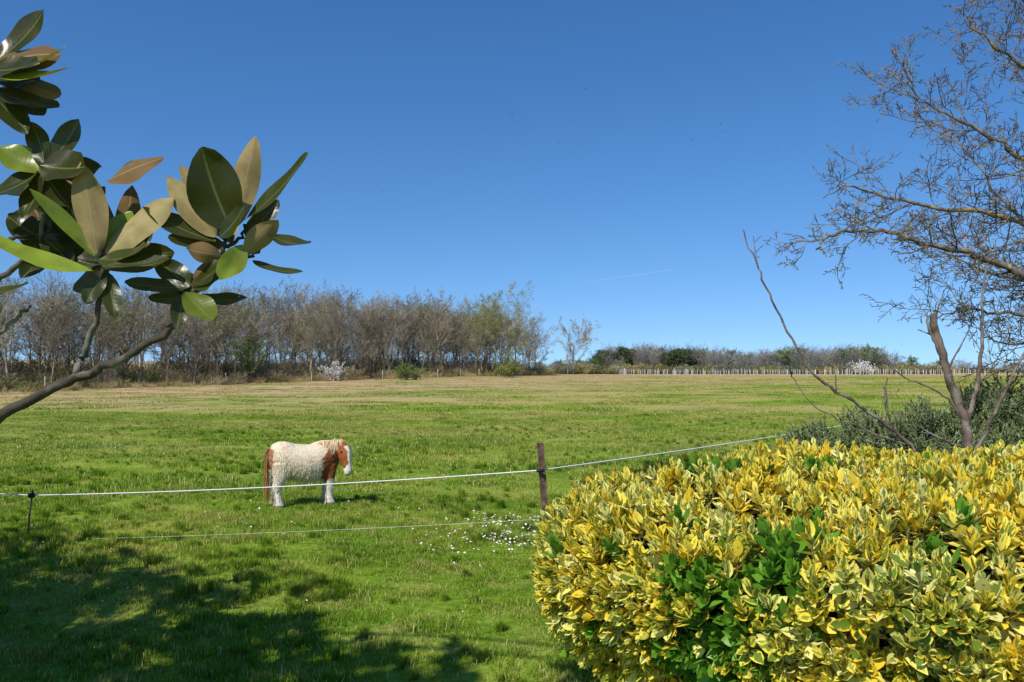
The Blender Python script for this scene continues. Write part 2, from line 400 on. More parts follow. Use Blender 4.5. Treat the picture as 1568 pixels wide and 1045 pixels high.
for k in range(240):
    x=U(150,400); y=U(480,510); s=U(.5,.95)*(.75+.25*math.sin(x*.05)); b=R.random()<.5
    P.append((x,y,H(x,y))); RO.append((0,0,U(0,6.28))); S.append((s*1.5*(2 if b else 1),s*1.5*(2 if b else 1),s*(1.4 if b else 1))); I.append(8+R.randrange(2) if b else R.choice([0,1,2,3,7]))
for k in range(120):
    x=U(8,34); y=U(225,262); s=U(.3,.5); b=R.random()<.6
    P.append((x,y,H(x,y))); RO.append((0,0,U(0,6.28))); S.append((s*(3 if b else 1.3),s*(3 if b else 1.3),s*(2 if b else 1))); I.append(8+R.randrange(2) if b else R.choice([0,1,2,3,7,4]))
scatter('distant_woodland',P,RO,S,I,colD)
standalone('blossoming_shrub',shrub('blossom2',2.8,2.8,18,M_wood,M_blossom,3000,.10),(74,168),1.05)
# vineyard posts
M_post=mk_simple('weathered_post',[(0.35,(0.38,0.35,0.31)),(0.65,(0.58,0.54,0.49))],2,0.9)
mb=MB(); R.seed(50)
for row in range(9):
    x=22.0+row*1.2
    while x<99+row*2:
        y=166+row*7-x*.10+U(-.3,.3); z=H(x,y); hh=U(.95,1.45)
        tube(mb,[(x,y,z-.2),(x+U(-.08,.08),y,z+hh)],[.045,.04],5,cap=True); x+=U(1.0,2.0)*(1+.22*row)
for zz in (.7,1.1):
    tube(mb,[(22,166-2.2,1.4+zz),(60,166-6,1.4+zz),(99,156.1,1.4+zz)],[.008]*3,3)
mb.obj('vineyard_posts',[M_post])
mb=MB()
for s in (2,21,33,46,52,58,64,70,77):
    q=A+Vector((dirx,diry))*s-Vector((nxp,nyp))*U(1.8,2.4); z=H(q.x,q.y)
    tube(mb,[(q.x,q.y,z-.2),(q.x+U(-.1,.1),q.y,z+1.25)],[.06,.05],6,cap=True)
for s in (86,96,108):
    q=Vector((10+(s-86)*1.1,143+(s-86)*.6)); tube(mb,[(q.x,q.y,1.2),(q.x,q.y,2.8)],[.08,.07],6,cap=True)
mb.obj('pasture_fence_posts',[mk_simple('grey_fence_post',[(0.35,(0.25,0.22,0.18)),(0.65,(0.42,0.38,0.32))],2,0.9)])
# ------------------------------------------------------------------ fence near
M_tape=mk_simple('fence_tape',[(0.3,(0.66,0.67,0.69)),(0.7,(0.80,0.81,0.82))],20,0.5)
M_rust=mk_simple('rusty_angle_iron',[(0.3,(0.08,0.05,0.04)),(0.5,(0.17,0.10,0.07)),(0.7,(0.28,0.21,0.16))],18,0.85,bump=.5)
M_black=mk_simple('black_plastic',[(0.3,(0.02,0.02,0.02)),(0.7,(0.04,0.04,0.04))],10,0.5)
fe=empty('electric_fence')
def span(mb,a,b,sag,r,n=16,flat=1):
    pts=[]
    for i in range(n+1):
        t=i/n; p=Vector(a).lerp(Vector(b),t); p.z-=sag*4*t*(1-t); pts.append(p)
    tube(mb,pts,[r]*(n+1),6)
mb=MB()
span(mb,(-9.6,10.4,.60),(-5.8,9.7,.56),.0,.0055)
span(mb,(-5.8,9.7,.56),(.29,8.2,1.045),.04,.0065,24)
span(mb,(.29,8.2,1.045),(6.3,14.9,1.08),.02,.008)
span(mb,(6.3,14.9,1.08),(18.5,28.4,1.2),.06,.011)
span(mb,(18.5,28.4,1.2),(40,52,1.5),.06,.014)
mb.obj('tape',[M_tape],fe)
mb=MB(); span(mb,(-5.0,9.5,.08),(.32,8.2,.55),.02,.0014,24); span(mb,(.32,8.2,.55),(6.3,14.9,.6),.02,.002); mb.obj('lower_wire',[M_tape],fe)
def angle_post(name,base,top,w=.07,th=.009):
    mb=MB(); prof=[(-w/2,w*.3),(w/2,w*.3),(w/2,w*.3-th),(th/2,w*.3-th),(th/2,-w*.55),(-th/2,-w*.55),(-th/2,w*.3-th),(-w/2,w*.3-th)]
    prof=[(x,-y) for x,y in prof]
    n=8; vs=[]
    for i in range(n+1):
        c=Vector(base).lerp(Vector(top),i/n); an=.5
        for x,y in prof: vs.append((c.x+x*math.cos(an)-y*math.sin(an)+U(-.001,.001),c.y+x*math.sin(an)+y*math.cos(an),c.z))
    k=len(prof); fs=[(i*k+j,i*k+(j+1)%k,(i+1)*k+(j+1)%k,(i+1)*k+j) for i in range(n) for j in range(k)]
    fs.append(tuple(range(n*k,(n+1)*k))); mb.add(vs,fs); return mb.obj(name,[M_rust],fe,False)
angle_post('corner_post',(.38,8.22,-.1),(.28,8.24,1.32),.08)
angle_post('line_post',(6.3,14.95,-.1),(6.3,14.95,1.12),.03,.006)
angle_post('line_post_2',(18.5,28.45,0),(18.5,28.45,1.3),.04)
mb=MB(); tube(mb,[(-5.86,9.72,-.1),(-5.84,9.71,.3),(-5.8,9.7,.60)],[.009]*3,6,cap=True)
tube(mb,[(-5.83,9.68,.56),(-5.77,9.68,.56)],[.03,.03],8,cap=True); tube(mb,[(-5.8,9.7,.57),(-5.8,9.7,.62)],[.016,.012],8,cap=True)
tube(mb,[(.25,8.17,1.045),(.33,8.17,1.045)],[.018,.018],8,cap=True); tube(mb,[(.28,8.19,.55),(.35,8.19,.55)],[.012,.012],8,cap=True)
tube(mb,[(-9.6,10.4,-.1),(-9.6,10.4,.64)],[.009,.009],6,cap=True)
mb.obj('rod_post_and_insulators',[M_black],fe)
# ------------------------------------------------------------------ euonymus bush
def mk_euo(name,kind):
    m,nt=newmat(name)
    l=attr(nt,'luv'); s=N(nt,'ShaderNodeSeparateXYZ'); nt.links.new(l.outputs['Vector'],s.inputs[0])
    g=N(nt,'ShaderNodeNewGeometry'); oi=N(nt,'ShaderNodeObjectInfo'); rr=attr(nt,'rnd').outputs['Fac']
    n=noise(nt,g.outputs['Position'],60,1,.6); nb=noise(nt,g.outputs['Position'],2.5,1,.6)
    if kind=='y':
        mar=math_(nt,'ADD',math_(nt,'ABSOLUTE',s.outputs[0]),math_(nt,'MULTIPLY',math_(nt,'SUBTRACT',n,.5),1.5))
        mar=math_(nt,'ADD',mar,math_(nt,'MULTIPLY',math_(nt,'SUBTRACT',rr,.5),.9))
        mar=math_(nt,'ADD',mar,math_(nt,'MULTIPLY',math_(nt,'SUBTRACT',nb,.5),1.2))
        yel=ramp(nt,oi.outputs['Random'],[(0,(0.82,0.56,0.03)),(.4,(0.87,0.70,0.06)),(.75,(0.88,0.78,0.15)),(1,(0.84,0.79,0.30))])
        grn=ramp(nt,rr,[(0,(0.15,0.23,0.03)),(1,(0.36,0.42,0.08))])
        c=mixc(nt,ramp(nt,mar,[(0.16,(0,0,0)),(0.30,(1,1,1))]),grn,yel)
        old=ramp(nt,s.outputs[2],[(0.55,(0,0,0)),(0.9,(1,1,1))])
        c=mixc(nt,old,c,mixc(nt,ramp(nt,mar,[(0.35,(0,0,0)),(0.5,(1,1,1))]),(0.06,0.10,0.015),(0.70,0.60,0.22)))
    else:
        c=ramp(nt,rr,[(0,(0.06,0.17,0.010)),(1,(0.17,0.36,0.03))])
    finish(nt,c,.42,trans=.25,spec=.32); return m
M_ey=mk_euo('variegated_leaf','y'); M_eg=mk_euo('green_leaf','g')
M_stem=mk_simple('green_brown_stem',[(0.3,(0.09,0.08,0.03)),(0.7,(0.18,0.15,0.07))],20,.8)
M_core=mk_simple('bush_painted_shade',[(0.3,(0.012,0.018,0.006)),(0.7,(0.03,0.035,0.012))],18,.9,matte=True)  # near-black colour paints the shade seen between the outer leaves
def leaf(mb,base,axis,nrm,L,W,cup,bend,mat,rnd,old=0.,nu=2,nv=4,ptip=.9,wave=0.):
    axis=axis.normalized(); nrm=(nrm-axis*nrm.dot(axis)); 
    if nrm.length<1e-4: nrm=axis.orthogonal()
    nrm.normalize(); side=axis.cross(nrm); ph=U(0,6.28); sw=U(-.35,.35)
    vs=[];uv=[];fs=[]
    p=base.copy(); d=axis.copy(); nn=nrm.copy()
    for j in range(nv+1):
        v=j/nv; w=W*.5*(math.sin(math.pi*min(1,(v*.93+.03))**ptip))**.75 if 0<v<1 else W*.04
        for i in range(nu+1):
            u=-1+2*i/nu
            wz=wave*W*abs(u)*math.sin(ph+v*9+u*1.5)
            vs.append(tuple(p+side*(w*u)+nn*(cup*w*abs(u)+wz))); uv.append((u,v,old))
        rot=Quaternion(side,bend/nv); rot2=Quaternion(nn,sw/nv*(1 if wave else 0)); d=rot2@(rot@d); nn=rot@nn; p=p+d*(L/nv)
    k=nu+1
    for j in range(nv):
        for i in range(nu): fs.append((j*k+i,j*k+i+1,(j+1)*k+i+1,(j+1)*k+i))
    mb.add(vs,fs,mat,[rnd]*len(vs),uv)
def rosette(name,seed,mat,big=1.0):
    R.seed(seed); mb=MB(); tube(mb,[(0,0,-.09),(0,0,0),(0,0,.035)],[.003,.0025,.0015],4,1)
    for lev in range(6):
        z=-.055+lev*.016; el=[.1,.35,.65,.95,1.2,1.42][lev]; LL=[.050,.054,.052,.046,.036,.022][lev]*big
        for k in range(2 if lev in(0,5) else 3 if lev==2 else 2):
            a=lev*math.pi/2+k*math.pi+U(-.35,.35)+ (1.0 if k==2 else 0)
            e=el+U(-.25,.2); ax=Vector((math.cos(a)*math.cos(e),math.sin(a)*math.cos(e),math.sin(e)))
            up=Vector((-math.cos(a)*math.sin(e),-math.sin(a)*math.sin(e),math.cos(e)))+rv(.15)
            L=LL*U(.8,1.15)
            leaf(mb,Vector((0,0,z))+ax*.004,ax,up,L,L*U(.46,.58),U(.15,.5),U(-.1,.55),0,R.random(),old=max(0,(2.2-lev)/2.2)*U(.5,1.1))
    return mb.mesh(name,[mat,M_stem])
ER=[rosette('er%d'%i,300+i,M_ey) for i in range(6)]+[rosette('eg%d'%i,400+i,M_eg,1.15) for i in range(3)]
colE=mkcol('euo',ER); R.seed(60)
BC=Vector((2.00,3.27,1.33)); BX,BY,BU,BD=1.87,1.40,.29,.72
def bsurf(d):
    up=d.z>0; bz=BU if up else BD; e=1.9 if up else 1.0
    r2=(d.x/BX)**2+(d.y/BY)**2; z2=(d.z/bz)**2
    f=(r2**e+z2**e)**(-.5/e)
    p=d*f; r2=max(1e-6,(p.x/BX)**2+(p.y/BY)**2); z2=(p.z/bz)**2
    k=r2**(e-1); kz=z2**(e-1) if e>1 else 1
    n=Vector((k*p.x/BX**2,k*p.y/BY**2,kz*p.z/bz**2))
    return p,n.normalized()
def lump(p): return .05*math.sin(p.x*5.1+1)*math.sin(p.y*4.3+p.z*4)+.035*math.sin(p.x*11+p.y*8)*math.sin(p.z*11+2)
greens=[((.66,2.44,1.33),.18),((.62,2.46,1.17),.18),((.78,2.35,1.44),.14),((.90,2.42,1.52),.10),((1.22,2.33,1.55),.08),((.80,3.40,1.60),.16),((1.25,2.85,1.62),.07),((1.4,3.7,1.60),.11),((.74,2.5,1.0),.16),((1.1,2.2,1.2),.08)]
P=[];RO=[];S=[];I=[]; acc=0
while acc<9000:
    d=Vector((R.gauss(0,1)*BX,R.gauss(0,1)*BY,R.gauss(0,1)*.5))
    p,n=bsurf(d)
    if n.z<-.85: continue
    depth=U(0,1)**2*.10 
    q=BC+p+n*(lump(p)-depth)
    acc+=1
    if q.y>4.0 and n.z<.3 and R.random()<.6: continue
    ax=(n+Vector((0,0,.6 if n.z>-.2 else .2))+rv(.28)).normalized()
    qt=Vector((0,0,1)).rotation_difference(ax)@Quaternion((0,0,1),U(0,6.28)); e=qt.to_euler()
    s=U(.8,1.3); idx=R.randrange(6)
    for gc,gr in greens:
        if (q-Vector(gc)).length<gr*U(.5,1.25): idx=6+R.randrange(3)
    if R.random()<.012: idx=6
    P.append(q);RO.append(tuple(e));S.append((s,s,s));I.append(idx)
eb=empty('variegated_euonymus_bush')
scatter('leaf_rosettes',P,RO,S,I,colE,eb)
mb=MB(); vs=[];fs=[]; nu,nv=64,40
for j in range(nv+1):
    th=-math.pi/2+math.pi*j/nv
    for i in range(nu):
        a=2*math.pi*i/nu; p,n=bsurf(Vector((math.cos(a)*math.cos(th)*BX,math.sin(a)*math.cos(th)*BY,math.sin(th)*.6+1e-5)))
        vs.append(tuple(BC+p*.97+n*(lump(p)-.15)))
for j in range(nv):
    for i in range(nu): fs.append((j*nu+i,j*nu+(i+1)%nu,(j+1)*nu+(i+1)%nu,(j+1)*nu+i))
mb.add(vs,fs); mb.obj('dark_shade_core',[M_core],eb)  # solid dark core standing in for the shade inside the bush
mb=MB()
for k in range(26):
    a=U(0,6.28); b=Vector((BC.x+U(-.5,.5),BC.y+U(-.4,.4),-.05)); e=BC+Vector((math.cos(a)*U(.5,1.2),math.sin(a)*U(.4,.9),U(-.5,-.2)))
    tube(mb,[b,b.lerp(e,.4)+Vector((0,0,.1))+rv(.03),e],[.022,.016,.008],6)
mb.obj('stems',[M_stem],eb)
# ------------------------------------------------------------------ juniper shrub behind
M_jun=mk_simple('juniper_needles',[(0.35,(0.12,0.18,0.075)),(0.65,(0.27,0.34,0.17))],6,.7,obj_rand=[(0,(.6,.68,.62)),(1,(1.25,1.2,1.1))],matte=True,det=1)
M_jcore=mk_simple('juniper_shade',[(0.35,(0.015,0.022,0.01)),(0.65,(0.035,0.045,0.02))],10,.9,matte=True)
def spray(name,seed):
    R.seed(seed); mb=MB()
    for k in range(9):
        a=U(0,6.28); d=Vector((math.cos(a)*U(.1,.8),math.sin(a)*U(.1,.8),1)).normalized(); L=U(.12,.24); p=Vector((0,0,0)); pts=[p.copy()]
        for i in range(4): d=(d+rv(.12)).normalized(); p=p+d*L/4; pts.append(p.copy())
        tube(mb,pts,[.003]*5,3,1)
        for j in range(34):
            t=U(.1,1)*4; i=min(3,int(t)); c=pts[i].lerp(pts[i+1],t-i); dd=((pts[i+1]-pts[i]).normalized()*.7+rv(.5)).normalized()
            n=rv(1); sd=dd.cross(n).normalized()*.005; l=U(.015,.035); r=R.random()
            mb.add([tuple(c-sd),tuple(c+sd),tuple(c+dd*l)],[(0,1,2)],0,[r]*3)
    return mb.mesh(name,[M_jun,M_stem],False)
colJ=mkcol('jun',[spray('sp%d'%i,500+i) for i in range(4)]); R.seed(71)
P=[];RO=[];S=[];I=[]; jb=empty('juniper_shrub'); mb=MB()
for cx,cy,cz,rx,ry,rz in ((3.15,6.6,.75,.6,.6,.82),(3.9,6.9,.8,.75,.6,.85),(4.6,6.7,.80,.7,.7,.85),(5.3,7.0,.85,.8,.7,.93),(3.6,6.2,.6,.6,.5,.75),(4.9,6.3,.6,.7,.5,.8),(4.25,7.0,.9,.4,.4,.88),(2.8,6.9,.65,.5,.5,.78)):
    for k in range(480):
        d=rv(1).normalized(); d.z=abs(d.z)*1.0-.3; d.normalize(); lp=1+.12*math.sin(d.x*7+cx)*math.sin(d.z*6+d.y*5)
        q=Vector((cx+d.x*rx*U(.85,1.05)*lp,cy+d.y*ry*U(.85,1.05)*lp,cz+d.z*rz*U(.82,1.05)*lp))
        ax=(d*.8+Vector((0,0,.5))+rv(.3)).normalized(); e=(Vector((0,0,1)).rotation_difference(ax)).to_euler(); s=U(.7,1.4)
        P.append(q);RO.append(tuple(e));S.append((s,s,s));I.append(R.randrange(4))
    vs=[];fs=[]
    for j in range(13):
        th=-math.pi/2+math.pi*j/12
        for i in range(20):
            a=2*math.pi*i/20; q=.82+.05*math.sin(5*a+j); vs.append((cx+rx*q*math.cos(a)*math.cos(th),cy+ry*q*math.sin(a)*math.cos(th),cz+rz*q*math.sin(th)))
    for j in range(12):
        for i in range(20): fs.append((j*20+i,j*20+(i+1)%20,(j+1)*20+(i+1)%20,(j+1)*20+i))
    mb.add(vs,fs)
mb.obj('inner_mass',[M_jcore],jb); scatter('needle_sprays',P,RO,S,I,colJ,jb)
# ------------------------------------------------------------------ bare fruit tree on the right
def mk_bark(name,base,hi,lich,amt):
    m,nt=newmat(name); g=N(nt,'ShaderNodeNewGeometry'); n=noise(nt,g.outputs['Position'],14,2,.6); n2=noise(nt,g.outputs['Position'],11,3,.6); n3=noise(nt,g.outputs['Position'],90,1,.6)
    c=ramp(nt,n,[(.35,base),(.65,hi)]); c=mixc(nt,math_(nt,'MULTIPLY',ramp(nt,n2,[(.5,(0,0,0)),(.62,(1,1,1))]),amt),c,lich)
    finish(nt,c,.85,spec=.15,bump=n3,bstr=.5,bdist=.004); return m
M_fruit=mk_bark('lichen_bark',(.070,.054,.046),(.20,.170,.145),(.44,.35,.13),.55)
M_sap=mk_bark('sapling_bark',(.07,.052,.042),(.19,.145,.11),(.36,.33,.27),.45)
R.seed(80)
cfgF={'levels':4,'rmin':.0026,
 0:dict(seg=8,wob=.1,up=.0,sides=6,n=0,start=0,ang=.8,ratio=.5),
 1:dict(seg=6,wob=.20,up=.04,sides=4,n=8,start=.10,ang=.85,ratio=.45,taper=.3),
 2:dict(seg=4,wob=.24,up=.03,sides=3,n=6,start=.1,ang=.9,ratio=.42,taper=.5),
 3:dict(seg=3,wob=.25,up=.0,sides=3,n=0,start=0,ang=.8,ratio=.5)}
def limb(mb,pts,r0,r1,dens,l0,cfg,sides=7,bias=Vector((0,0,0)),wob=.012,lev=1):
    P=[Vector(p) for p in pts]; out=[]
    m=len(P)
    for i in range(m-1):
        p0=P[max(i-1,0)];p1=P[i];p2=P[i+1];p3=P[min(i+2,m-1)]
        for k in range(5):
            t=k/5; out.append(.5*((2*p1)+(p2-p0)*t+(2*p0-5*p1+4*p2-p3)*t*t+(3*p1-p0-3*p2+p3)*t**3)+rv(wob))
    out.append(P[-1]); n=len(out)
    rad=[r0+(r1-r0)*(i/(n-1))**.8 for i in range(n)]
    tube(mb,out,rad,sides,cap=True)
    for i in range(1,n-1):
        seg=(out[i+1]-out[i]).length; cnt=dens*seg; c=int(cnt)+(1 if R.random()<cnt-int(cnt) else 0)
        for k in range(c):
            ax=(out[i+1]-out[i]).normalized(); sd=Quaternion(ax,U(0,6.28))@ax.orthogonal().normalized(); an=U(.6,1.3)
            nd=ax*math.cos(an)+sd*math.sin(an)+bias
            grow(mb,out[i].lerp(out[i+1],R.random()),nd,l0*U(.4,1.2),max(rad[i]*.28,.0035),lev,cfg)
    return out
mb=MB()
limb(mb,[(5.6,6.6,-.1),(5.5,6.5,1.0),(5.35,6.45,2.0),(5.2,6.5,3.0),(5.0,6.5,4.2),(4.9,6.6,5.6)],.15,.03,2,1.2,cfgF,10)
limb(mb,[(5.45,6.5,1.7),(4.8,6.4,2.30),(4.18,6.3,2.74),(3.9,6.3,2.90),(3.60,6.25,2.98),(3.22,6.2,3.06),(2.88,6.2,3.16),(2.52,6.2,3.13),(2.36,6.15,3.0)],.05,.007,15,.55,cfgF,bias=Vector((-.1,0,0)))
limb(mb,[(5.2,6.5,2.9),(4.7,6.6,3.1),(4.2,6.7,3.35),(3.7,6.7,3.42),(3.25,6.7,3.50),(2.85,6.6,3.60),(2.6,6.6,3.5)],.036,.004,14,.6,cfgF,bias=Vector((-.1,0,0)))
limb(mb,[(5.1,6.5,3.3),(4.6,6.4,3.55),(4.2,6.4,3.75),(3.8,6.4,4.0),(3.5,6.5,4.22),(3.25,6.5,4.45)],.036,.004,14,.6,cfgF)
limb(mb,[(5.0,6.5,3.9),(4.5,6.3,4.2),(4.1,6.3,4.5),(3.8,6.3,4.75),(3.62,6.3,4.95)],.03,.004,13,.55,cfgF)
limb(mb,[(4.95,6.5,4.4),(4.6,6.6,4.7),(4.35,6.6,5.1),(4.1,6.6,5.5)],.03,.005,13,.6,cfgF)
limb(mb,[(5.3,6.5,2.3),(4.7,6.8,2.5),(4.3,6.9,2.55),(3.95,6.9,2.6),(3.65,6.9,2.5)],.025,.004,13,.6,cfgF)
limb(mb,[(5.4,6.5,2.0),(4.8,6.9,2.25),(4.4,7.0,2.3),(4.1,7.0,2.35)],.02,.004,13,.6,cfgF)
limb(mb,[(5.2,6.6,3.0),(4.8,7.2,3.3),(4.5,7.5,3.9),(4.2,7.6,4.4)],.025,.004,13,.6,cfgF)
limb(mb,[(5.2,6.6,2.7),(4.9,7.2,2.8),(4.5,7.5,3.0),(4.1,7.6,3.2)],.025,.004,13,.6,cfgF)
mb.obj('bare_fruit_tree',[M_fruit])
R.seed(90); mb=MB()
cs={'levels':3,'rmin':.0022,1:dict(seg=4,wob=.12,up=.10,sides=4,n=2,start=.2,ang=.7,ratio=.4,taper=.4),2:dict(seg=3,wob=.2,up=.05,sides=3,n=0,start=0,ang=.5,ratio=.5)}
limb(mb,[(2.88,5,-.1),(2.86,5,.9),(2.85,5,1.56),(2.83,5,1.76),(2.74,5,2.01),(2.68,5,2.25),(2.645,5,2.41)],.034,.022,1.0,.35,cs,9,wob=.004)
limb(mb,[(2.72,5,2.06),(2.66,4.98,2.2),(2.61,4.98,2.32),(2.60,4.98,2.42)],.012,.007,2,.2,cs,6,wob=.003)
limb(mb,[(2.84,5,1.68),(2.90,5.03,1.85),(2.95,5.05,2.0),(3.0,5.08,2.25),(3.02,5.1,2.5),(3.05,5.1,2.75)],.020,.005,4,.35,cs,6,wob=.004)
limb(mb,[(2.86,5,1.5),(3.0,4.95,1.8),(3.15,4.95,2.1),(3.3,4.95,2.4)],.014,.005,4,.4,cs,6,wob=.004)
limb(mb,[(2.83,5,1.74),(2.73,5,1.88),(2.56,5,1.98),(2.40,5,2.06),(2.30,5,2.2)],.008,.003,3,.25,cs,5,wob=.004)
limb(mb,[(2.98,5.05,2.0),(3.12,5.1,2.06),(3.3,5.1,2.1)],.010,.004,4,.3,cs,5,wob=.004)
mb.obj('pruned_sapling_tree',[M_sap])
mb=MB()
limb(mb,[(2.72,5,-.1),(2.68,5,1.0),(2.53,5,1.54),(2.28,5,1.76),(2.03,5,1.93),(1.87,5,2.06),(1.735,5,2.30),(1.62,5,2.54),(1.54,5,2.75),(1.455,5,2.95)],.016,.004,1.5,.28,cs,7,wob=.005)
limb(mb,[(2.40,5,1.65),(2.36,5.05,1.85),(2.38,5.05,2.02)],.007,.003,4,.2,cs,5,wob=.004)
limb(mb,[(2.03,5,1.93),(2.05,5.05,2.02),(2.02,5.05,2.1)],.006,.003,4,.15,cs,5,wob=.004)
limb(mb,[(2.45,5,1.6),(2.2,5.1,1.7),(1.95,5.1,1.82),(1.8,5.1,2.0),(1.78,5.1,2.05)],.006,.002,2,.2,cs,5,wob=.006)
mb.obj('leaning_shoot_tree',[M_sap])
# ------------------------------------------------------------------ magnolia
def mk_mag():
    m,nt=newmat('magnolia_leaf'); g=N(nt,'ShaderNodeNewGeometry'); l=attr(nt,'luv'); s=N(nt,'ShaderNodeSeparateXYZ'); nt.links.new(l.outputs['Vector'],s.inputs[0])
    rr=attr(nt,'rnd').outputs['Fac']; n=noise(nt,g.outputs['Position'],25,2,.6)
    top=ramp(nt,rr,[(0,(.024,.030,.007)),(.6,(.036,.050,.010)),(.85,(.12,.16,.018)),(1,(.24,.32,.03))])
    und=ramp(nt,rr,[(0,(.11,.062,.024)),(.5,(.26,.165,.070)),(1,(.36,.30,.13))])
    und=mixc(nt,ramp(nt,n,[(.4,(0,0,0)),(.7,(.45,.45,.45))]),und,(.12,.065,.022))
    top=mixc(nt,ramp(nt,n,[(.45,(0,0,0)),(.75,(.5,.5,.5))]),top,(.065,.055,.015))
    rib=ramp(nt,math_(nt,'ABSOLUTE',s.outputs[0]),[(0,(1,1,1)),(.08,(0,0,0))])
    vv=math_(nt,'SINE',math_(nt,'MULTIPLY',math_(nt,'SUBTRACT',s.outputs[1],math_(nt,'MULTIPLY',math_(nt,'ABSOLUTE',s.outputs[0]),.12)),75.))
    hv=math_(nt,'ADD',math_(nt,'MULTIPLY',vv,.08),n)
    top=mixc(nt,math_(nt,'MULTIPLY',rib,.7),top,(.16,.20,.06)); und=mixc(nt,math_(nt,'MULTIPLY',rib,.7),und,(.34,.28,.14))
    c=mixc(nt,g.outputs['Backfacing'],top,und)
    rough=N(nt,'ShaderNodeMapRange'); rough.inputs[3].default_value=.30; rough.inputs[4].default_value=.8; nt.links.new(g.outputs['Backfacing'],rough.inputs[0])
    finish(nt,c,rough.outputs[0],trans=.16,tcol=(.28,.26,.02),spec=.22,bump=hv,bstr=.12,bdist=.003); return m
M_mag=mk_mag(); M_mb=mk_bark('magnolia_bark',(.035,.028,.020),(.085,.07,.05),(.32,.30,.25),.45)
mt=empty('magnolia_tree'); R.seed(95); ml=MB(); mbk=MB()
S_=.00123
def ML(u,v,w=0): return Vector((-.62+u*S_,1.5+w,2.152+v*S_))
def mleaf(b,t,w,wb=0,wt=0,side=1,tilt=(0,0),bend=.35,rnd=None,cup=.22):
    B=ML(b[0],b[1],wb); T=ML(t[0],t[1],wt); ax=T-B; L=ax.length
    nh=Vector((tilt[0],-1.0,tilt[1]))*side
    nn=(nh-ax.normalized()*nh.dot(ax.normalized())).normalized(); sd=ax.normalized().cross(nn)
    ax2=Quaternion(sd,-bend*.45)@ax
    leaf(ml,B,ax2,nh,L*1.03,w*S_,cup,bend,0,rnd if rnd is not None else R.random()*.6,0,6,12,.95,wave=.06)
